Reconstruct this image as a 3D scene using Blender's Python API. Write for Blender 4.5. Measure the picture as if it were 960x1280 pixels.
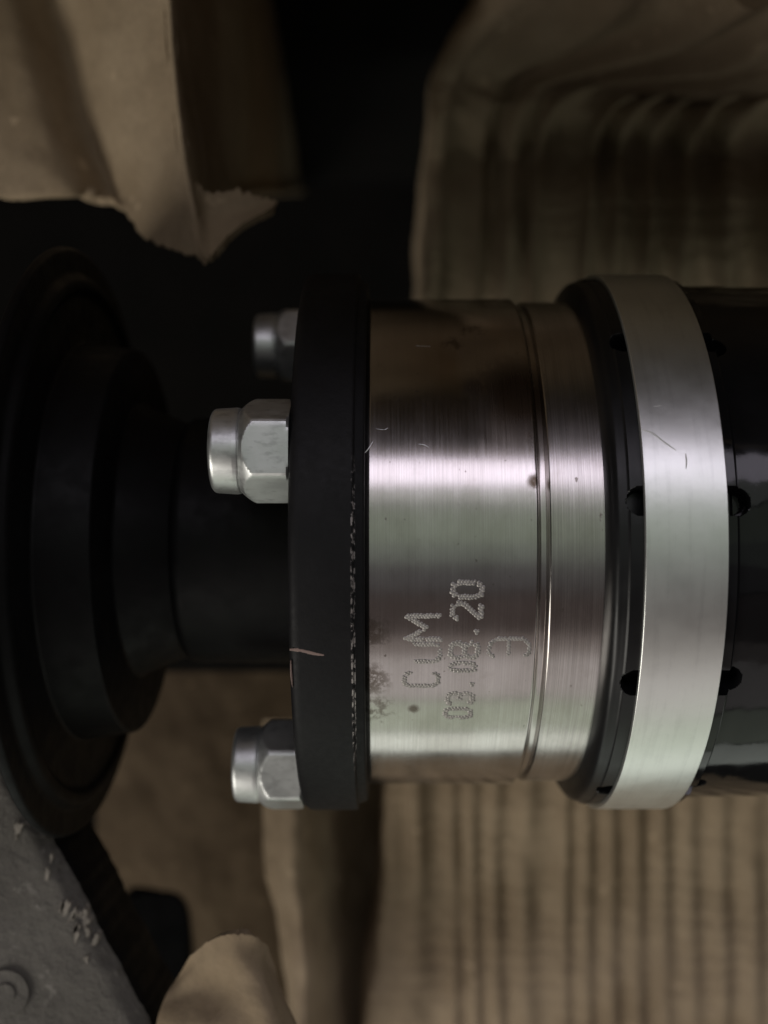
import bpy, bmesh, math, random
import numpy as np
from mathutils import Vector, noise as mnoise

random.seed(7)
rng = np.random.default_rng(7)
S = bpy.context.scene
for o in list(bpy.data.objects): bpy.data.objects.remove(o, do_unlink=True)
C = S.collection

# ------------------------------------------------------------ camera
F, D, CY = 1310.0, 0.1837, 0.0049          # focal length in photo pixels, height above the shaft axis, offset
cam = bpy.data.cameras.new('camera')
cam.sensor_fit = 'VERTICAL'; cam.sensor_height = 24.0
cam.lens = 24.0 * F / 1280.0
cam.clip_start = 0.005; cam.clip_end = 50
cam.dof.use_dof = True; cam.dof.focus_distance = 0.1445; cam.dof.aperture_fstop = 7.2
co = bpy.data.objects.new('camera', cam); C.objects.link(co)
co.location = (0, CY, D)
S.camera = co
S.render.resolution_x, S.render.resolution_y = 768, 1024

# ------------------------------------------------------------ world, lamps, exposure
w = bpy.data.worlds.new('World'); S.world = w; w.use_nodes = True
bg = w.node_tree.nodes['Background']
bg.inputs[0].default_value = (0.92, 0.86, 0.80, 1); bg.inputs[1].default_value = 0.010

def strip_lamp(name, a0, a1, colour, radiance, dist=0.75, length=1.3):
    """daylight coming in between two directions, degrees from straight up (plus = +Y)"""
    a = math.radians((a0 + a1) / 2); h = math.radians(abs(a1 - a0) / 2)
    wd = 2 * dist * math.tan(h)
    l = bpy.data.lights.new(name, 'AREA'); l.shape = 'RECTANGLE'
    l.size = length; l.size_y = wd
    l.color = colour; l.energy = radiance * 4 * length * wd
    o = bpy.data.objects.new(name, l); C.objects.link(o)
    o.location = (0.25, dist * math.sin(a), dist * math.cos(a))
    o.rotation_euler = (-a, 0, 0)
    return o
strip_lamp('sky_gap_lamp', 25, 36, (0.93, 0.86, 1.0), 1.85)
strip_lamp('pale_gap_lamp', 17, 25, (0.95, 1.0, 0.93), 0.42)
strip_lamp('foliage_lamp', 0, 16, (0.86, 1.0, 0.80), 0.23)
strip_lamp('foliage_edge_lamp', -8, 0, (0.90, 1.0, 0.88), 0.15)
strip_lamp('grey_shade_lamp', -20, -8, (1.0, 0.95, 0.98), 0.06)
strip_lamp('shade_lamp', -40, -21, (1.0, 0.76, 0.70), 0.045)
strip_lamp('pale_edge_lamp', -49, -40, (1.0, 0.86, 0.80), 0.19)
strip_lamp('pale_side_lamp', -71, -49, (1.0, 0.93, 0.90), 0.42)
strip_lamp('green_side_lamp', -91, -72, (0.90, 1.0, 0.80), 0.42)
strip_lamp('low_side_lamp', -106, -92, (0.94, 1.0, 0.90), 0.85)
# the open side of the box: broad daylight from the lower left
kl = bpy.data.lights.new('open_side_lamp', 'AREA'); kl.shape = 'RECTANGLE'; kl.size = .55; kl.size_y = .45
kl.color = (1.0, 0.96, 0.88); kl.energy = 3.9
ko = bpy.data.objects.new('open_side_lamp', kl); C.objects.link(ko)
ko.location = (-.62, -.55, .42)
ko.rotation_euler = (Vector((0, -.02, -.02)) - ko.location).to_track_quat('-Z', 'Y').to_euler()

vs = S.view_settings
vs.view_transform = 'Standard'; vs.look = 'None'; vs.gamma = 1; vs.use_curve_mapping = False
vs.exposure = 0.0
S.render.engine = 'CYCLES'

# ------------------------------------------------------------ helpers
def P(px, py, z):
    d = D - z
    return np.array([(px - 480) / F * d, CY + (640 - py) / F * d, z])

XS = .973                                  # length of the joint along its axis against the drawn profile
def cyl_hit(px, py, R):
    dx, dy = (px - 480) / F, (640 - py) / F
    L = math.sqrt(dy * dy + 1)
    ey, ez = dy / L, -1 / L
    b = CY * ey + D * ez; q = b * b - (CY * CY + D * D - R * R)
    t = -b - math.sqrt(max(q, 0))
    y, z = CY + t * ey, D + t * ez
    return dx * (D - z) / XS, math.atan2(y, z)

def cyl(X, phi, R): return (X, R * math.sin(phi), R * math.cos(phi))

def obj(name, verts, faces, mat, parent=None, sharp=30, smooth=True):
    m = bpy.data.meshes.new(name)
    m.from_pydata([tuple(map(float, v)) for v in verts], [], faces)
    m.validate(); m.update()
    bm = bmesh.new(); bm.from_mesh(m)
    bmesh.ops.recalc_face_normals(bm, faces=bm.faces); bm.to_mesh(m); bm.free()
    if smooth:
        m.shade_smooth()
        if sharp: m.set_sharp_from_angle(angle=math.radians(sharp))
    if mat: m.materials.append(mat)
    o = bpy.data.objects.new(name, m); C.objects.link(o)
    if parent: o.parent = parent
    return o

def tag(o, label=None, cat=None, kind=None, group=None):
    if label: o['label'] = label
    if cat: o['category'] = cat
    if kind: o['kind'] = kind
    if group: o['group'] = group
    return o

def thing(name, label, cat, loc=(0, 0, 0)):
    o = bpy.data.objects.new(name, None); C.objects.link(o)
    o.empty_display_size = .01; o.location = loc
    return tag(o, label, cat)

def grid_faces(nu, nv, closed_u=False):
    f = []
    for j in range(nv - 1):
        for i in range(nu if closed_u else nu - 1):
            k = (i + 1) % nu
            f.append((j * nu + i, j * nu + k, (j + 1) * nu + k, (j + 1) * nu + i))
    return f

def fillet(prof, r, n=5):
    """round the inner corners of an (x, r) profile; r one number or one for each point"""
    out = [prof[0]]
    for i in range(1, len(prof) - 1):
        ri = r[i] if isinstance(r, (list, tuple)) else r
        a, b, c = (np.array(prof[k], float) for k in (i - 1, i, i + 1))
        u, v = a - b, c - b
        lu, lv = np.linalg.norm(u), np.linalg.norm(v)
        d = min(ri, lu * .45, lv * .45)
        if d <= 1e-7: out.append(tuple(b)); continue
        p, q = b + u / lu * d, b + v / lv * d
        for k in range(n + 1):
            t = k / n
            out.append(tuple((1 - t) ** 2 * p + 2 * t * (1 - t) * b + t * t * q))
    out.append(prof[-1])
    return out

def lathe(name, prof, mat, parent=None, seg=192, centre=(0, 0, 0), sharp=30, wob=0.0):
    vs_, n = [], len(prof)
    for (x, r) in prof:
        for i in range(seg):
            a = 2 * math.pi * i / seg
            rr = r
            if wob: rr += wob * mnoise.noise((x * 150, math.sin(a) * 3, math.cos(a) * 3))
            vs_.append((centre[0] + x, centre[1] + rr * math.sin(a), centre[2] + rr * math.cos(a)))
    return obj(name, vs_, grid_faces(seg, n, True), mat, parent, sharp)

def catmull(pts, n):
    pts = np.asarray(pts, float); m = len(pts)
    p = np.vstack([2 * pts[0] - pts[1], pts, 2 * pts[-1] - pts[-2]])
    out = []
    for k in range(n):
        t = k / (n - 1) * (m - 1); i = min(int(t), m - 2); t -= i
        a, b, c, d = p[i], p[i + 1], p[i + 2], p[i + 3]
        out.append(.5 * ((2 * b) + (-a + c) * t + (2 * a - 5 * b + 4 * c - d) * t * t + (-a + 3 * b - 3 * c + d) * t ** 3))
    return np.array(out)

def sheet(name, rows, mat, parent=None, nu=60, nv=60, thick=.0028, rib=None, rough=.0, torn=(), torn_amp=.0008, seed=0, lin=False):
    """bent board from rows of (px, py, z) control points, u along a row; rib = (spacing, height, phase, nominal column positions)"""
    R3 = [catmull([P(*q) for q in r], nu) for r in rows]
    if lin:
        for k_, r_ in enumerate(rows):
            pts = np.array([P(*q) for q in r_]); m_ = len(pts)
            cum = np.concatenate([[0], np.cumsum(np.linalg.norm(np.diff(pts, axis=0), axis=1) ** .6)])
            kn = np.interp(np.linspace(0, 1, nu), cum / cum[-1], range(m_))
            A = np.stack([np.interp(kn, range(m_), pts[:, c]) for c in range(3)], 1)
            for _ in range(lin):
                A[1:-1] = (A[:-2] + 2 * A[1:-1] + A[2:]) / 4
            R3[k_] = A
    G = np.zeros((nv, nu, 3))
    for i in range(nu):
        G[:, i] = catmull([r[i] for r in R3], nv)
    du = np.gradient(G, axis=1); dv = np.gradient(G, axis=0)
    N = np.cross(du, dv); N /= np.linalg.norm(N, axis=2, keepdims=True) + 1e-12
    N[N[..., 2] < -.0] *= 1
    if N[..., 2].mean() < 0: N = -N
    off = np.zeros((nv, nu))
    for j in range(nv):
        for i in range(nu):
            p = G[j, i]
            if rib:
                sp, amp, ph, cols = rib
                u = float(np.interp(i / (nu - 1) * (len(cols) - 1), range(len(cols)), cols)); cnt = 1 / sp
                wv = mnoise.noise((p[0] * 35 + seed, p[1] * 22, p[2] * 22))
                am = amp * (.8 + .8 * mnoise.noise((p[0] * 60, p[1] * 60 + seed, 3.1)))
                s = math.sin(2 * math.pi * (u * cnt + ph + .26 * wv))
                off[j, i] += am * (s if s > 0 else s * .8)
                off[j, i] += amp * .09 * math.sin(p[1] * 1500 + 3 * mnoise.noise((p[0] * 70, p[1] * 30, seed))) * (.5 + mnoise.noise((p[0] * 45, p[1] * 45, seed + 7)))
            if rough:
                off[j, i] += rough * (mnoise.noise((p[0] * 90 + seed, p[1] * 90, p[2] * 90)) + .5 * mnoise.noise((p[0] * 260, p[1] * 260 + seed, p[2] * 260)))
    top = G + N * off[..., None]
    def tear(A, axis, idx):
        line = A[:, idx] if axis == 'u' else A[idx]
        inner = A[:, idx - 1 if idx else 1] if axis == 'u' else A[idx - 1 if idx else 1]
        for k in range(len(line)):
            d = line[k] - inner[k]; d = d / (np.linalg.norm(d) + 1e-9)
            j = mnoise.noise((k * .31 + seed, 1.7, 0)) + .6 * mnoise.noise((k * .93 + seed, 4.7, 0))
            line[k] += d * torn_amp * j
    for (axis, idx) in torn: tear(top, axis, idx)
    bot = top - N * thick
    V = np.vstack([top.reshape(-1, 3), bot.reshape(-1, 3)])
    n = nu * nv; f = grid_faces(nu, nv)
    fs = f + [tuple(q + n for q in reversed(a)) for a in f]
    ring = [i for i in range(nu)] + [j * nu + nu - 1 for j in range(1, nv)] + [(nv - 1) * nu + i for i in range(nu - 2, -1, -1)] + [j * nu for j in range(nv - 2, 0, -1)]
    for k in range(len(ring)):
        a, b = ring[k], ring[(k + 1) % len(ring)]
        fs.append((a, b, b + n, a + n))
    return obj(name, V, fs, mat, parent, 50)

# ------------------------------------------------------------ materials
class NT:
    def __init__(s, name):
        s.m = bpy.data.materials.new(name); s.m.use_nodes = True
        s.t = s.m.node_tree; s.n = s.t.nodes; s.b = s.n['Principled BSDF']
        s.tc = s.n.new('ShaderNodeTexCoord').outputs['Object']
    def link(s, a, b): s.t.links.new(a, b)
    def put(s, v, sock):
        if hasattr(v, 'is_output'): s.link(v, sock)
        else: sock.default_value = v
    def mapping(s, scale=(1, 1, 1), loc=(0, 0, 0)):
        n = s.n.new('ShaderNodeMapping'); s.link(s.tc, n.inputs[0])
        n.inputs['Scale'].default_value = scale; n.inputs['Location'].default_value = loc
        return n.outputs[0]
    def noise(s, vec, scale, detail=4, rough=.6, dist=0):
        n = s.n.new('ShaderNodeTexNoise'); s.link(vec, n.inputs['Vector'])
        n.inputs['Scale'].default_value = scale; n.inputs['Detail'].default_value = detail
        n.inputs['Roughness'].default_value = rough; n.inputs['Distortion'].default_value = dist
        return n.outputs[0]
    def math(s, op, a, b=0.0, c=0.0, clamp=False):
        n = s.n.new('ShaderNodeMath'); n.operation = op; n.use_clamp = clamp
        for k, v in enumerate((a, b, c)): s.put(v, n.inputs[k])
        return n.outputs[0]
    def ramp(s, v, a, b, lo=0.0, hi=1.0):
        n = s.n.new('ShaderNodeMapRange'); n.interpolation_type = 'SMOOTHSTEP'
        s.put(v, n.inputs[0])
        for k, x in enumerate((a, b, lo, hi)): s.put(x, n.inputs[k + 1])
        return n.outputs[0]
    def mix(s, fac, a, b):
        n = s.n.new('ShaderNodeMix'); n.data_type = 'RGBA'
        s.put(fac, n.inputs[0])
        s.put(a if hasattr(a, 'is_output') else (*a, 1), n.inputs[6])
        s.put(b if hasattr(b, 'is_output') else (*b, 1), n.inputs[7])
        return n.outputs[2]
    def sep(s, v):
        n = s.n.new('ShaderNodeSeparateXYZ'); s.link(v, n.inputs[0]); return n.outputs
    def dist(s, c):
        n = s.n.new('ShaderNodeVectorMath'); n.operation = 'DISTANCE'
        s.link(s.tc, n.inputs[0]); n.inputs[1].default_value = c
        return n.outputs['Value']
    def bump(s, h, strength=.3, distance=.001, normal=None):
        n = s.n.new('ShaderNodeBump'); n.inputs['Strength'].default_value = strength
        n.inputs['Distance'].default_value = distance; s.link(h, n.inputs['Height'])
        if normal is not None: s.link(normal, n.inputs['Normal'])
        s.link(n.outputs[0], s.b.inputs['Normal'])
        return n.outputs[0]
    def set(s, **k):
        names = dict(col='Base Color', rough='Roughness', metal='Metallic', spec='Specular IOR Level', aniso='Anisotropic')
        for a, v in k.items():
            if a == 'col' and not hasattr(v, 'is_output'): v = (*v, 1)
            s.put(v, s.b.inputs[names[a]])
        return s.m

def cardboard(name, col, dark, fibre=(1, 1, 1)):
    t = NT(name)
    big = t.noise(t.tc, 38, 5, .6); fine = t.noise(t.mapping(fibre), 700, 4, .7)
    spots = t.noise(t.tc, 260, 2, .5)
    c = t.mix(t.ramp(big, .32, .68), dark, col)
    c = t.mix(t.math('MULTIPLY', t.ramp(fine, .35, .75), .3), c, tuple(x * .55 for x in col))
    c = t.mix(t.math('MULTIPLY', t.ramp(spots, .66, .74), .5), c, tuple(min(1, x * 1.5) for x in col))
    t.bump(t.math('ADD', fine, t.math('MULTIPLY', spots, .8)), .35, .0005)
    return t.set(col=c, rough=.92, spec=.15)

def worn_steel(name, body=True):
    t = NT(name)
    fine = t.noise(t.mapping((1, .012, .012)), 5200, 3, .65)
    coarse = t.noise(t.mapping((1, .03, .03)), 1100, 2, .5)
    smear = t.noise(t.mapping((1, .5, .5)), 110, 4, .6)
    speck = t.noise(t.tc, 900, 2, .5)
    col = t.mix(t.ramp(smear, .3, .7), (.50, .47, .45), (.62, .59, .575))
    lines = t.noise(t.mapping((1, .004, .004)), 7000, 2, .6); smudge = t.noise(t.tc, 300, 5, .7)
    col = t.mix(t.ramp(lines, .35, .65), t.mix(.14 if body else .34, col, (.20, .18, .17)), col)
    col = t.mix(t.math('MULTIPLY', t.ramp(smudge, .50, .75), .16), col, (.26, .23, .20))
    if body:
        X_, p_ = cyl_hit(615, 455, .0414)
        col = t.mix(t.math('MULTIPLY', t.ramp(t.dist(cyl(X_, p_, .0414)), .020, .004), t.ramp(smear, .3, .65, .15, .75)), col, (.30, .215, .13))
    rough = t.math('ADD', t.math('MULTIPLY', fine, .12), t.math('MULTIPLY', smear, .10))
    rough = t.math('ADD', rough, .055 if body else .09)
    mask = None
    def add(m):
        nonlocal mask
        mask = m if mask is None else t.math('MAXIMUM', mask, m)
    rust_noise = t.noise(t.tc, 900, 6, .75); rust_big = t.noise(t.mapping((1, .6, .6)), 420, 6, .75)
    def stain(px, py, r, thr, amount=.8, big=True):
        X, ph = cyl_hit(px, py, .0414)
        d = t.dist(cyl(X, ph, .0414))
        near = t.ramp(d, r, r * .25)
        nz = rust_big if big else rust_noise
        add(t.math('MULTIPLY', t.ramp(t.math('ADD', nz, t.math('MULTIPLY', near, .16)), thr - .10, thr + .06), t.math('MULTIPLY', near, amount)))
    if body:
        stain(652, 495, .010, .50, .92); stain(668, 540, .004, .70, .8, False); stain(669, 602, .0016, .56, .9)
        stain(595, 485, .003, .54, .7); stain(565, 430, .003, .66, .6); stain(590, 412, .004, .68, .6)
        stain(517, 886, .0012, .52, .75); stain(464, 790, .0040, .62, .7, False); stain(464, 850, .004, .60, .7, False); stain(470, 885, .004, .66, .6, False)
        stain(500, 530, .006, .86, .5, False); stain(620, 462, .003, .68, .6)
    add(t.math('MULTIPLY', t.ramp(speck, .72, .78), .55))
    col = t.mix(mask, col, (.075, .046, .024))
    t.put(t.math('MULTIPLY_ADD', mask, -.4, .5), t.b.inputs['Specular IOR Level'])
    metal = 1.0
    rough = t.math('ADD', rough, t.math('MULTIPLY', mask, .14))
    h = t.math('ADD', t.math('MULTIPLY', fine, .6), t.math('MULTIPLY', coarse, .4 if body else 1.0))
    t.bump(t.math('ADD', h, t.math('MULTIPLY', lines, .8)), .06 if body else .22, .00006)
    tn = t.n.new('ShaderNodeTangent'); tn.direction_type = 'RADIAL'; tn.axis = 'X'
    t.link(tn.outputs[0], t.b.inputs['Tangent'])
    return t.set(col=col, rough=rough, metal=metal, aniso=.45)

def black_rubber(name, col, r0, r1, spec=.5, scale=300, lip=False):
    t = NT(name)
    n = t.noise(t.tc, scale, 4, .6); b = t.noise(t.tc, 60, 4, .6)
    c = t.mix(t.ramp(b, .4, .7), col, tuple(x * 1.7 for x in col))
    t.bump(n, .05 if lip else .12, .0003)
    rg = t.ramp(n, .3, .7, r0, r1)
    if lip: rg = t.math('ADD', rg, t.ramp(t.sep(t.tc)[0], .0475, .044, 0.0, .26))
    return t.set(col=c, rough=rg, spec=spec)

def flange_paint():
    t = NT('flange_paint')
    X = t.sep(t.tc)[0]
    n = t.noise(t.tc, 900, 4, .7); n2 = t.noise(t.mapping((1.2, .6, .6)), 1500, 4, .7); b = t.noise(t.tc, 70, 4, .6)
    band = t.math('MULTIPLY', t.ramp(X, -.0046, -.0044), t.ramp(X, -.0039, -.0041))
    side = t.math('MULTIPLY', t.ramp(t.sep(t.tc)[2], .030, .041), t.ramp(t.sep(t.tc)[1], .014, .002))
    chip = t.math('MULTIPLY', band, t.math('MULTIPLY', t.ramp(n2, .50, .58), side))
    c = t.mix(t.ramp(b, .35, .7), (.0055, .0053, .0060), (.0095, .0090, .0098))
    c = t.mix(chip, c, (.55, .50, .48))
    t.bump(n, .25, .0002)
    return t.set(col=c, metal=t.math('MULTIPLY', chip, .8), rough=t.math('SUBTRACT', t.ramp(n, .3, .7, .50, .62), t.math('MULTIPLY', chip, .2)), spec=.2)

def zinc(name, col, rough, scale=500, ring=False, mott=.86):
    t = NT(name)
    n = t.noise(t.mapping((.05, 1, 1)) if ring else t.tc, scale, 4, .6); b = t.noise(t.tc, 130, 4, .65)
    sc = t.noise(t.mapping((1, .06, .06)) if mott > .9 else t.mapping((.4, 1, 1)), 900, 3, .6)
    dust = t.noise(t.tc, 480, 5, .75)
    c = t.mix(t.ramp(b, .3, .7), tuple(x * mott for x in col), col)
    c = t.mix(t.math('MULTIPLY', t.ramp(t.math('ADD', sc, t.math('MULTIPLY', dust, .5)), .74, .98), .40 if mott < .9 else .13), c, tuple(x * .4 for x in col))
    t.bump(t.math('ADD', n, sc), .12, .0001)
    return t.set(col=c, metal=.92, rough=t.ramp(b, .3, .7, rough, rough + (.12 if mott < .9 else .05)))

M_board = cardboard('cardboard_pale', (.34, .262, .175), (.26, .195, .125))
M_rib = cardboard('cardboard_ribbed', (.33, .255, .175), (.235, .175, .115), (1, .25, .25))
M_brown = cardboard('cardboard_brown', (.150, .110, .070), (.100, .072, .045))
M_cavity_shade = cardboard('painted_cavity_shade', (.006, .005, .0045), (.004, .0035, .003))  # deep cavity shade put into the colour of box floor and lower wall
M_steel = worn_steel('turned_steel'); M_steel2 = worn_steel('turned_steel_collar', False)
M_flange = flange_paint()
M_boot = black_rubber('black_boot', (.005, .005, .0055), .06, .12, .36, lip=True)
M_hub = black_rubber('black_painted_iron', (.0028, .0027, .0028), .45, .6, .13)
M_rubber = black_rubber('dull_black_rubber', (.003, .003, .0032), .7, .9, .05)
M_nut = zinc('zinc_plate', (.66, .67, .66), .36)
M_clamp = zinc('clamp_steel', (.80, .81, .785), .31, 700, mott=.95)
M_mark = zinc('peened_steel', (.40, .375, .36), .44)
M_scr = zinc('bright_scratch', (.85, .84, .82), .38)
t = NT('pale_scuff'); M_scuff = t.set(col=(.62, .62, .60), rough=.5)
t = NT('pale_scrape'); M_scrape = t.set(col=(.22, .15, .13), rough=.6)
def grey_cast():
    t = NT('grey_casting')
    b = t.noise(t.tc, 55, 6, .65); f = t.noise(t.tc, 480, 5, .7); p = t.noise(t.tc, 170, 5, .7)
    c = t.mix(t.ramp(b, .3, .7), (.088, .081, .071), (.132, .122, .108))
    c = t.mix(t.math('MULTIPLY', t.ramp(p, .58, .66), .5), c, (.28, .26, .235))
    c = t.mix(t.math('MULTIPLY', t.ramp(f, .62, .7), .6), c, (.06, .056, .05))
    t.bump(t.math('ADD', f, t.math('MULTIPLY', p, 1.5)), .8, .0008)
    return t.set(col=c, rough=.8, spec=.25)
M_grey = grey_cast()
t = NT('pale_paint_flake'); M_flake = t.set(col=t.mix(t.ramp(t.noise(t.tc, 800), .4, .6), (.17, .152, .128), (.25, .225, .19)), rough=.85)

# ------------------------------------------------------------ the setting: box floor and far wall
def slab(name, x0, x1, y0, y1, z0, z1, mat, parent=None):
    v = [(x, y, z) for z in (z0, z1) for y in (y0, y1) for x in (x0, x1)]
    f = [(0, 1, 3, 2), (4, 6, 7, 5), (0, 4, 5, 1), (2, 3, 7, 6), (0, 2, 6, 4), (1, 5, 7, 3)]
    return obj(name, v, f, mat, parent, smooth=False)
tag(slab('floor', -.30, .30, -.24, .172, -.353, -.348, M_cavity_shade), kind='structure')
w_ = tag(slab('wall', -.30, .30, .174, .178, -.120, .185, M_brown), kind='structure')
tag(slab('wall', -.30, .30, .174, .178, -.353, -.1205, M_cavity_shade), kind='structure')
tag(slab('added_shade_board', -.018, .30, .0665, .173, .100, .104, M_board), kind='structure')  # board added out of view to block overhead light from the upper area

# ------------------------------------------------------------ the joint
J = thing('drive_shaft_joint', 'steel drive shaft joint with black flange, silver lock nuts and clamped black boot', 'shaft joint')
J.scale = (XS, 1, 1)
mm = lambda L: [(a * .001, b * .001) for a, b in L]

race = lathe('outer_race', fillet(mm([(-3.0, 25), (-3.0, 41.0), (-2.2, 41.4), (21.5, 41.4), (22.05, 40.25), (22.3, 40.2), (22.9, 40.2)]), [0, 0, .0003, .0003, .0002, .0001, 0], 3), M_steel, J, 360)
lathe('collar', fillet(mm([(22.85, 38), (22.85, 40.25), (23.45, 40.85), (40, 40.85), (40, 30)]), [0, .0001, .00015, 0, 0], 3), M_steel2, J, 360)

flange = lathe('flange', fillet(mm([(-13.2, 20), (-13.2, 45.5), (-4.2, 45.5), (-4.2, 44.5), (-2.7, 44.0), (-2.7, 38)]), [0, .0016, .0012, .0002, .0004, 0], 6), M_flange, J, 320)

def ribbon(name, pts, wid, R, mat, parent, h=.00003, jit=.25):
    """thin raised mark on a cylinder of radius R along photo points"""
    q = [cyl_hit(a, b, R) for a, b in pts]
    q = catmull(np.array([(x, p * R) for x, p in q]), 40)
    V, n = [], len(q)
    tn = np.gradient(q, axis=0)
    for k in range(n):
        e = tn[k] / (np.linalg.norm(tn[k]) + 1e-9); pr = np.array([-e[1], e[0]])
        ww = wid * (.25 + .75 * math.sin(math.pi * (k + .5) / n) ** .5) * (1 + jit * mnoise.noise((k * .45, wid * 9e4, 0)))
        for s, hh in ((-1, -.00002), (0, h), (1, -.00002)):
            x, a = q[k] + pr * s * ww * .5
            V.append(cyl(x, a / R, R + hh))
    return obj(name, V, grid_faces(3, n), mat, parent, None)
ribbon('scratch', [(362, 812), (375, 813), (392, 817), (405, 819)], .00055, .0455, M_scrape, flange, .00006)
ribbon('scratch', [(363.5, 825), (364, 842), (365.5, 858)], .00028, .0452, M_scrape, flange, .0003)
for pts, wd in (([(456, 566), (461, 560), (466, 552)], .00016), ([(523, 555), (530, 556), (536, 559)], .00014), ([(470, 536), (480, 537), (485, 535)], .0001), ([(520, 432), (538, 433)], .0001)):
    ribbon('scratch', pts, wd, .0414, M_scr, race)

# boot with axial slots that pass under the clamp
SL0 = cyl_hit(925, 626, .0445)[1]; NS = 11
def boot_mesh():
    xs = np.concatenate([np.linspace(.0310, .0326, 7), np.linspace(.0329, .0352, 12), np.linspace(.0357, .0466, 8), np.linspace(.0470, .0485, 8), np.linspace(.0488, .0530, 22), np.linspace(.0545, .0590, 4), np.linspace(.07, .13, 8)])
    def base(x):
        if x < .0326: return .0408 + .0033 * math.sqrt(max(0, 1 - ((.0326 - x) / .0016) ** 2))
        if x < .0336: return .0441 + .0003 * (x - .0326) / .001
        if x < .0484: return .0446
        if x < .0490: return .0446 - .0011 * (x - .0484) / .0006
        if x < .055: return .0435
        return .0435 - .0004 * math.sin((x - .055) * 60)
    per = 2 * math.pi / NS
    loc = np.concatenate([-np.linspace(.0033, .0009, 22), np.linspace(-.0008, .0008, 5), np.linspace(.0009, .0033, 22)]) / .0446
    rest = np.linspace(loc[-1] + .02, per + loc[0] - .02, 12)
    one = np.concatenate([loc, rest])
    ph = np.concatenate([one + SL0 + k * per for k in range(NS)])
    nu, V = len(ph), []
    V += [cyl(xs[0], a, .036) for a in ph]
    for x in xs:
        r0 = base(x)
        for k, a in enumerate(ph):
            la = one[k % len(one)]
            s = la * .0446
            hw = .00185
            # end of the slot is round
            e = .0503 - x
            if e < hw: dd = math.hypot(s, min(0, e - hw) if e < hw else 0)
            else: dd = abs(s)
            if e < hw: dd = math.hypot(s, hw - e)
            e2 = x - .0342
            depth = 1 - min(1, max(0, (dd - hw + .00018) / .00036))
            if e2 < hw * .6: dd = math.hypot(s, hw * .6 - e2); depth = min(depth, 1 - min(1, max(0, (dd - hw + .00018) / .00036)))
            r = r0 - .0030 * depth
            r = max(r, .0407) + .00006 * mnoise.noise((x * 400, a * 9, 0))
            V.append(cyl(x, a, r))
    V += [cyl(xs[-1], a, .036) for a in ph]
    return V, grid_faces(nu, len(xs) + 2, True)
boot = obj('boot', *boot_mesh(), M_boot, J, 35)

clamp = lathe('boot_clamp', fillet(mm([(35.5, 44.65), (35.5, 45.35), (46.9, 45.35), (46.9, 44.65), (35.5, 44.65)]), [0, .00022, .00022, 0, 0], 4), M_clamp, J, 320, wob=.00005)
ribbon('scratch', [(802, 537), (815, 541), (828, 551), (845, 563)], .00030, .04535, M_scuff, clamp, .00008)
ribbon('scratch', [(857, 567), (858, 576), (857.5, 586)], .0003, .04535, M_scuff, clamp, .00008)
ribbon('scratch', [(817, 508), (826, 507)], .00012, .04535, M_scuff, clamp)

# lock nuts on their studs
def hex_nut(phi, rot):
    cy_, cz_ = .0385 * math.sin(phi), .0385 * math.cos(phi)
    seg = 120; af = .0065
    prof = [(-13.3, 0.0), (-13.3, 6.9), (-13.6, 7.3), (-14.0, 7.6)] + [(-14 - .5 * k, 9) for k in range(1, 8)]
    prof += [(-17.6 - .18 * k, 7.6 - .0045 * k * k - .035 * k) for k in range(17)]
    V = []
    for x, r in prof:
        for i in range(seg):
            a = 2 * math.pi * i / seg
            hx = af / math.cos(((a + math.pi / 6 - rot) % (math.pi / 3)) - math.pi / 6)
            rr = min(r * .001, hx, .00735)
            V.append((x * .001, cy_ + rr * math.sin(a), cz_ + rr * math.cos(a)))
    nut = obj('lock_nut', V, grid_faces(seg, len(prof), True), M_nut, J, 18)
    lathe('nut_collar', fillet(mm([(-20.3, 5.7), (-20.7, 6.05), (-21.2, 6.1), (-24.6, 5.9), (-24.9, 4.3), (-23.5, 4.0)]), [0, .0001, .0001, .0016, .0003, 0], 6), M_nut, nut, 64, (0, cy_, cz_), 40)
    lathe('stud', mm([(-13, 3.9), (-23.6, 3.9), (-24.0, 3.4), (-24.0, 0.01)]), M_hub, nut, 40, (0, cy_, cz_))
for k, rt in enumerate((.02, .44, .1, -.05)):
    hex_nut(math.radians(20.5 + 90 * k), rt)

lathe('shaft', fillet(mm([(-12, 21.3), (-33.2, 21.3), (-34.4, 20.6), (-34.4, 12)]), .0008, 4), M_hub, J, 128)
lathe('hub', fillet(mm([(-34.2, 10), (-34.2, 20.0), (-43.0, 23.5), (-43.4, 33.0), (-52.0, 34.2), (-52.4, 42.0), (-51.4, 43.0), (-51.4, 44.5), (-53.0, 45.6), (-53.0, 49.6), (-54.6, 50.0), (-56, 38)]), .0007, 4), M_hub, J, 192)

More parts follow.
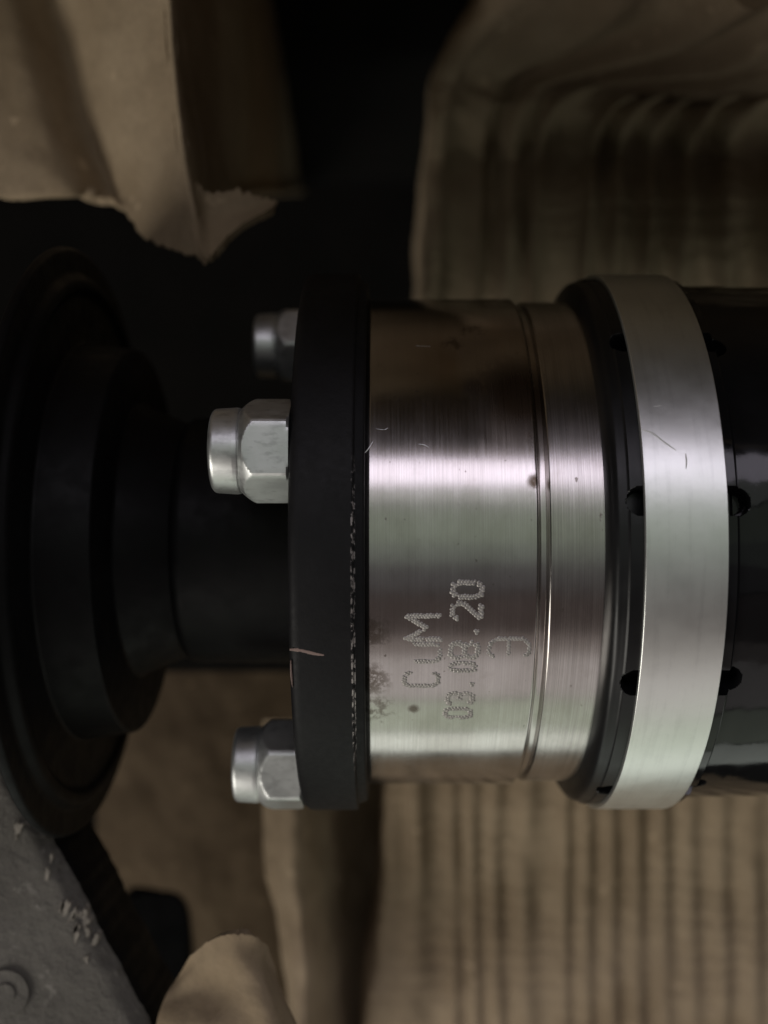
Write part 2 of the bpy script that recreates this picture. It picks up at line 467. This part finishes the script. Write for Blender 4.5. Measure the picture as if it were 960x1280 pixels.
# dot-peened writing on the race: strokes in a unit letter cell (u along the reading, v up), then dots along each stroke
GLY = {
 'C': [[(1, .82), (.8, 1), (.25, 1), (.05, .85), (.05, .15), (.25, 0), (.8, 0), (1, .18)]],
 'u': [[(0.05, .72), (.05, .15), (.25, 0), (.75, 0)], [(.95, .75), (.95, 0)]],
 'M': [[(0, 0), (0, 1), (.5, .42), (1, 1), (1, 0)]],
 '0': [[(.2, 0), (0, .2), (0, .8), (.2, 1), (.8, 1), (1, .8), (1, .2), (.8, 0), (.2, 0)]],
 '3': [[(0, .85), (.2, 1), (.8, 1), (1, .85), (1, .62), (.8, .52), (.35, .52)], [(.8, .52), (1, .4), (1, .15), (.8, 0), (.2, 0), (0, .15)]],
 'three': [[(0.02, .86), (.2, 1), (.7, .97), (.95, .8), (.95, .54), (.2, .5), (.05, .5)], [(.95, .5), (.95, .15), (.6, 0), (.2, .0), (0.02, .12)]],
 '8': [[(.2, .5), (0, .7), (0, .85), (.2, 1), (.8, 1), (1, .85), (1, .7), (.8, .5), (.2, .5), (0, .3), (0, .15), (.2, 0), (.8, 0), (1, .15), (1, .3), (.8, .5)]],
 '2': [[(0, .8), (.2, 1), (.8, 1), (1, .82), (1, .6), (.0, .02), (1, .0)]],
 '.': [[(.3, .02), (.7, .1)]],
}
def lettering(name, items, step=.00023, zig=.00014, rad=.00029):
    V, Fc = [], []
    R = .0414
    for ch, xl, xr, y0, y1, skew in items:              # xl..xr: photo x of letter top and foot; y0 start, y1 end of the letter
        for st in GLY[ch]:
            q = []
            for u, v in st:
                X, ph = cyl_hit(xr + (xl - xr) * v + skew * u, y0 + (y1 - y0) * u, R)
                q.append((X, ph * R))
            c = 0
            for a, b in zip(q[:-1], q[1:]):
                a, b = np.array(a), np.array(b); L = np.linalg.norm(b - a)
                n = max(1, round(L / step)); e = (b - a) / (L + 1e-9); pr = np.array([-e[1], e[0]])
                for k in range(n):
                    c += 1
                    if random.random() < .04: continue
                    x, s = a + (b - a) * k / n + pr * zig * (1 if c % 2 else -1) + rng.normal(0, .00002, 2)
                    r = rad * random.uniform(.8, 1.15); i0 = len(V)
                    for rr, hh in ((1, -.00001), (.7, .00008), (.35, .00010)):
                        for m in range(7):
                            t_ = 2 * math.pi * m / 7
                            V.append(cyl(x + r * rr * math.cos(t_), (s + r * rr * math.sin(t_)) / R, R + hh))
                    for ring in range(2):
                        for m in range(7):
                            m2 = (m + 1) % 7
                            Fc.append((i0 + ring * 7 + m, i0 + ring * 7 + m2, i0 + ring * 7 + 7 + m2, i0 + ring * 7 + 7 + m))
                    Fc.append(tuple(i0 + 14 + m for m in range(7)))
    return obj(name, V, Fc, M_mark, race, 60)
lettering('engraved_lettering', [('C', 505, 547, 858, 840, 1), ('u', 507, 550, 828, 804, 0), ('M', 507, 551, 799, 770, 1)])
lettering('engraved_lettering', [('0', 557, 588, 897, 886, 0), ('3', 559, 590, 880, 867, 1), ('.', 560, 592, 860, 848, 0), ('0', 563, 594, 838, 829, 0), ('8', 563, 597, 822, 804, 1), ('.', 565, 598, 795, 782, 0), ('2', 565, 601, 773, 754, 1), ('0', 566, 602, 746, 728, 1)], zig=.00017)
lettering('engraved_lettering', [('three', 610, 661, 821, 797, 2)], zig=.00011, rad=.00026)

# ------------------------------------------------------------ cardboard pieces
def card(name, label, *a, **k):
    return tag(sheet(name, *a, **k), label, 'cardboard')

# lower ribbed sheet under the joint
card('corrugated_sheet', 'ribbed brown cardboard sheet curving up below the steel joint',
     [[(478, 800, -.150), (490, 800, -0.060), (560, 800, -0.056), (700, 800, -0.054), (1060, 800, -0.051)],
      [(469, 985, -.150), (481, 985, -0.070), (560, 985, -0.066), (700, 985, -0.064), (1060, 985, -0.061)],
      [(464, 1090, -.150), (476, 1090, -0.076), (560, 1090, -0.072), (700, 1090, -0.070), (1060, 1090, -0.067)],
      [(450, 1180, -.150), (462, 1180, -0.077), (560, 1180, -0.073), (700, 1180, -0.071), (1060, 1180, -0.068)],
      [(444, 1260, -.150), (456, 1260, -0.077), (560, 1260, -0.073), (700, 1260, -0.071), (1060, 1260, -0.068)],
      [(438, 1380, -.150), (450, 1380, -0.082), (560, 1380, -0.078), (700, 1380, -0.076), (1060, 1380, -0.073)],
      [(430, 1700, -.150), (440, 1700, -.094), (560, 1700, -.092), (700, 1700, -.090), (1060, 1700, -.086)],
      [(410, 2100, -.150), (420, 2100, -.090), (560, 2100, -.088), (700, 2100, -.086), (1060, 2100, -.082)]],
     M_rib, nu=380, nv=220, rib=(35, .0012, .1, (470, 486, 560, 700, 1060)), rough=.0005, seed=3)
# upper ribbed sheet, folded over at the top
card('corrugated_sheet', 'ribbed cardboard sheet folded over along a crease above the clamp',
     [[(522, 420, -.200), (524, 420, -0.097), (590, 420, -0.097), (650, 420, -0.097), (720, 420, -0.097), (1100, 420, -0.097)],
      [(526, 330, -.200), (528, 330, -0.080), (594, 330, -0.079), (655, 330, -0.078), (722, 330, -0.077), (1100, 330, -0.075)],
      [(530, 250, -.200), (532, 250, -0.078), (600, 250, -0.076), (660, 250, -0.074), (728, 250, -0.072), (1100, 250, -0.070)],
      [(536, 200, -.200), (538, 200, -0.079), (603, 196, -0.077), (664, 194, -0.076), (732, 194, -0.075), (1104, 192, -0.073)],
      [(541, 140, -.200), (543, 140, -0.069), (610, 140, -0.066), (672, 140, -0.064), (745, 142, -0.063), (1120, 140, -0.061)],
      [(550, 90, -.200), (552, 90, -0.065), (640, 92, -0.062), (722, 98, -0.060), (820, 108, -0.059), (1180, 112, -0.057)],
      [(604, 0, -.200), (606, 0, -0.046), (745, 36, -0.046), (860, 62, -0.045), (990, 80, -0.045), (1290, 90, -0.044)],
      [(638, -90, -.200), (640, -90, -0.024), (830, -40, -0.024), (980, 0, -0.024), (1120, 20, -0.024), (1400, 40, -0.024)]],
     M_rib, nu=380, nv=180, rib=(49, .0030, .3, (520, 528, 594, 655, 722, 1100)), rough=.0005, seed=9)
# upper left torn flap: pale face, fold, receding face
card('cardboard_flap', 'torn pale cardboard flap with a folded edge hanging over the black hub',
     [[(-60, -60, -0.014), (0, -60, -0.016), (40, -60, -0.023), (52, -60, -0.024), (95, -60, -0.014), (196, -60, -0.005), (210, -60, -0.002), (220, -60, -0.008), (232, -60, -0.016), (300, -66, -0.060), (374, -66, -0.345)],
      [(-60, 60, -0.014), (32, 60, -0.016), (72, 60, -0.023), (84, 60, -0.024), (127, 60, -0.013), (203, 60, -0.004), (217, 60, -0.001), (227, 60, -0.007), (239, 60, -0.016), (300, 54, -0.060), (374, 54, -0.345)],
      [(-60, 160, -0.014), (60, 160, -0.016), (100, 160, -0.023), (112, 160, -0.024), (155, 160, -0.012), (213, 160, -0.003), (227, 160, 0.000), (237, 160, -0.006), (249, 160, -0.016), (300, 154, -0.060), (374, 154, -0.345)],
      [(-60, 236, -0.014), (88, 236, -0.016), (128, 236, -0.023), (140, 236, -0.024), (183, 236, -0.010), (224, 236, -0.001), (238, 236, 0.002), (248, 236, -0.004), (260, 236, -0.016), (300, 230, -0.060), (374, 230, -0.345)],
      [(-60, 236, -0.014), (20, 252, -0.016), (90, 241, -0.020), (140, 246, -0.021), (186, 302, -0.009), (236, 316, -0.001), (256, 322, 0.002), (262, 316, -0.004), (268, 280, -0.016), (310, 238, -0.060), (380, 236, -0.345)]],
     M_board, nu=260, nv=110, lin=10, rough=.0005, torn=(('v', -1),), torn_amp=.0011, seed=5, thick=.0016)
card('cardboard_scrap', 'small torn cardboard tip sticking out beside the folded flap edge',
     [[(243, 232, -0.001), (262, 240, -0.003), (300, 240, -0.004), (330, 249, -0.005), (346, 251, -0.005)],
      [(246, 270, 0.001), (262, 272, -0.002), (296, 266, -0.003), (324, 260, -0.004), (344, 256, -0.005)],
      [(254, 318, 0.006), (266, 317, 0.005), (282, 296, 0.002), (306, 278, -0.001), (340, 261, -0.004)]],
     M_board, nu=60, nv=30, rough=.0005, torn=(('v', -1), ('v', 0)), torn_amp=.0012, seed=15, thick=.0014)
# brown sheets low on the left
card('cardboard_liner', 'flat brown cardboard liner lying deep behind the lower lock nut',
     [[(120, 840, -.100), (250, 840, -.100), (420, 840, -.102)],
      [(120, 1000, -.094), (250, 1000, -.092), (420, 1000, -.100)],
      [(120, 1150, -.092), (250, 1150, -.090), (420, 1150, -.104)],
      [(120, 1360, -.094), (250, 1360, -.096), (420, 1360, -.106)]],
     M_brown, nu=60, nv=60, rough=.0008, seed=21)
card('cardboard_strip', 'folded brown cardboard strip standing beside the ribbed sheet edge',
     [[(330, 900, -.062), (350, 900, -.058), (385, 900, -.059), (440, 900, -.092), (500, 900, -.105)],
      [(328, 1060, -.060), (346, 1060, -.055), (384, 1060, -.056), (440, 1060, -.092), (496, 1060, -.105)],
      [(344, 1140, -.058), (362, 1136, -.053), (388, 1136, -.056), (440, 1140, -.092), (490, 1140, -.105)],
      [(356, 1220, -.056), (372, 1216, -.052), (394, 1216, -.056), (440, 1220, -.090), (486, 1220, -.105)],
      [(362, 1360, -.054), (380, 1360, -.050), (400, 1360, -.058), (440, 1360, -.088), (484, 1360, -.105)]],
     M_rib, nu=80, nv=70, rough=.0007, seed=27, thick=.002)
card('cardboard_scrap', 'curled torn pale cardboard tongue poking up beside the grey casting',
     [[(236, 1196, 0.015), (262, 1176, 0.019), (292, 1169, 0.021), (322, 1172, 0.020), (338, 1184, 0.016)],
      [(222, 1222, 0.012), (258, 1200, 0.018), (292, 1196, 0.021), (326, 1200, 0.019), (346, 1214, 0.013)],
      [(206, 1248, 0.014), (252, 1236, 0.016), (292, 1232, 0.020), (334, 1234, 0.021), (356, 1246, 0.014)],
      [(196, 1290, 0.016), (250, 1290, 0.022), (296, 1286, 0.022), (344, 1286, 0.023), (372, 1290, 0.015)],
      [(190, 1370, 0.016), (250, 1370, 0.020), (300, 1370, 0.024), (350, 1370, 0.022), (384, 1370, 0.016)]],
     M_board, nu=70, nv=60, rough=.0009, torn=(('v', 0),), torn_amp=.0003, seed=33, thick=.002)

# ------------------------------------------------------------ grey casting with its screw
B = thing('grey_casting', 'rough grey cast bracket with chipped slanting edge and a screw head', 'bracket')
def casting():
    zt = .013
    edge = [(-80, 880), (-20, 930), (0, 958), (22, 992), (44, 1032), (62, 1066), (84, 1104), (104, 1142), (122, 1180), (142, 1216), (160, 1252), (182, 1290), (225, 1380)]
    e = catmull([P(x, y, zt) for x, y in edge], 130)
    for k in range(130):
        e[k, 0] += .0003 * mnoise.noise((k * .13, 3, 0)) + .0003 * mnoise.noise((k * .35, 9, 0))
    left = np.array([-.105, 0, 0])
    nu = 40; V = []
    ts = np.linspace(0, 1, nu) ** 1.6
    for j in range(130):
        p0 = e[j]; pl = np.array([-.105, p0[1], zt])
        for t_ in ts:
            p = p0 * (1 - t_) + pl * t_
            z = .0003 * mnoise.noise((p[0] * 160, p[1] * 160, 1)) - .0011 * math.exp(-((p0[0] - p[0]) / .0011) ** 2) * (1.2 + mnoise.noise((j * .22, 0, 5)))
            V.append((p[0], p[1], zt + z))
    n = len(V)
    fs = grid_faces(nu, 130)
    V += [(v[0], v[1], v[2]) for v in V[:0]]
    # side wall running down from the chipped edge, then a back
    wall = []
    for d, (ox, oz) in enumerate(((.0006, -.0022), (.0012, -.005), (.0016, -.010), (.0018, -.016))):
        for j in range(130):
            wall.append((e[j, 0] + ox, e[j, 1] + ox * .5, zt + oz))
    V += wall
    for j in range(129):
        fs.append((j * nu, (j + 1) * nu, n + j + 1, n + j))
        for d in range(3):
            fs.append((n + d * 130 + j, n + d * 130 + j + 1, n + (d + 1) * 130 + j + 1, n + (d + 1) * 130 + j))
    return V, fs, e
V, fs, edge3 = casting()
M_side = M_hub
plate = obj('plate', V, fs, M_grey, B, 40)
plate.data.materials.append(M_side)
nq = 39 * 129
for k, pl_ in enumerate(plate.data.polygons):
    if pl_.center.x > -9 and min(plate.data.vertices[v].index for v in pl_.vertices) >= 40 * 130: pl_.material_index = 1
c0 = P(8, 1240, .013)
def screw():
    prof = [(0.0, .0004), (.0016, .0005), (.0017, .0001), (.0034, .0004), (.0038, .0003), (.0039, -.0004)]
    V = []; seg = 48
    for r, h in prof:
        for i in range(seg):
            a = 2 * math.pi * i / seg
            V.append((c0[0] + r * math.cos(a), c0[1] + r * math.sin(a), c0[2] + h + .0003))
    return V, grid_faces(seg, len(prof), True)
obj('screw_head', *screw(), M_grey, B, 30)
# flakes of pale paint left standing along the chipped edge
for k in range(18):
    j = random.randint(34, 92)
    p = edge3[j]; r = random.uniform(.0007, .0026)
    off_ = random.expovariate(1 / .0013)
    n = 14; V = []
    rr = [r * (.8 + .9 * mnoise.noise((i * .55, k * 3.1, 0))) for i in range(n)]
    tl = random.uniform(-.5, .1)
    for h, s_ in ((.0003, .8), (-.0012, 1)):
        for i in range(n):
            a = 2 * math.pi * i / n
            x, y = rr[i] * s_ * math.cos(a) * .45, rr[i] * s_ * math.sin(a)
            V.append((p[0] - off_ - .0002 + x * math.cos(tl) - y * math.sin(tl), p[1] + x * math.sin(tl) + y * math.cos(tl), p[2] + h - (.0007 if off_ < .001 else 0)))
    fc = [tuple(range(n))] + [(i, (i + 1) % n, n + (i + 1) % n, n + i) for i in range(n)]
    obj('paint_flake', V, fc, M_flake, B, 30)

# black moulded block half hidden behind the casting
def block():
    V = []; nu = 40
    prof = [(0.0, -.088), (.55, -.088), (.86, -.0885), (.97, -.091), (1.0, -.095), (1.0, -.125)]
    c = P(190, 1210, -.088)
    for s, z in prof:
        for i in range(nu):
            a = 2 * math.pi * i / nu
            ca, sa = math.cos(a), math.sin(a)
            k = (abs(ca) ** 4 + abs(sa) ** 4) ** -.25
            V.append((c[0] + .0105 * s * k * ca + .001 * sa, c[1] + .022 * s * k * sa, z))
    return V, grid_faces(nu, len(prof), True)
tag(obj('rubber_block', *block(), M_rubber, None, 30), 'black rounded rubber block half hidden behind the grey casting', 'rubber block')
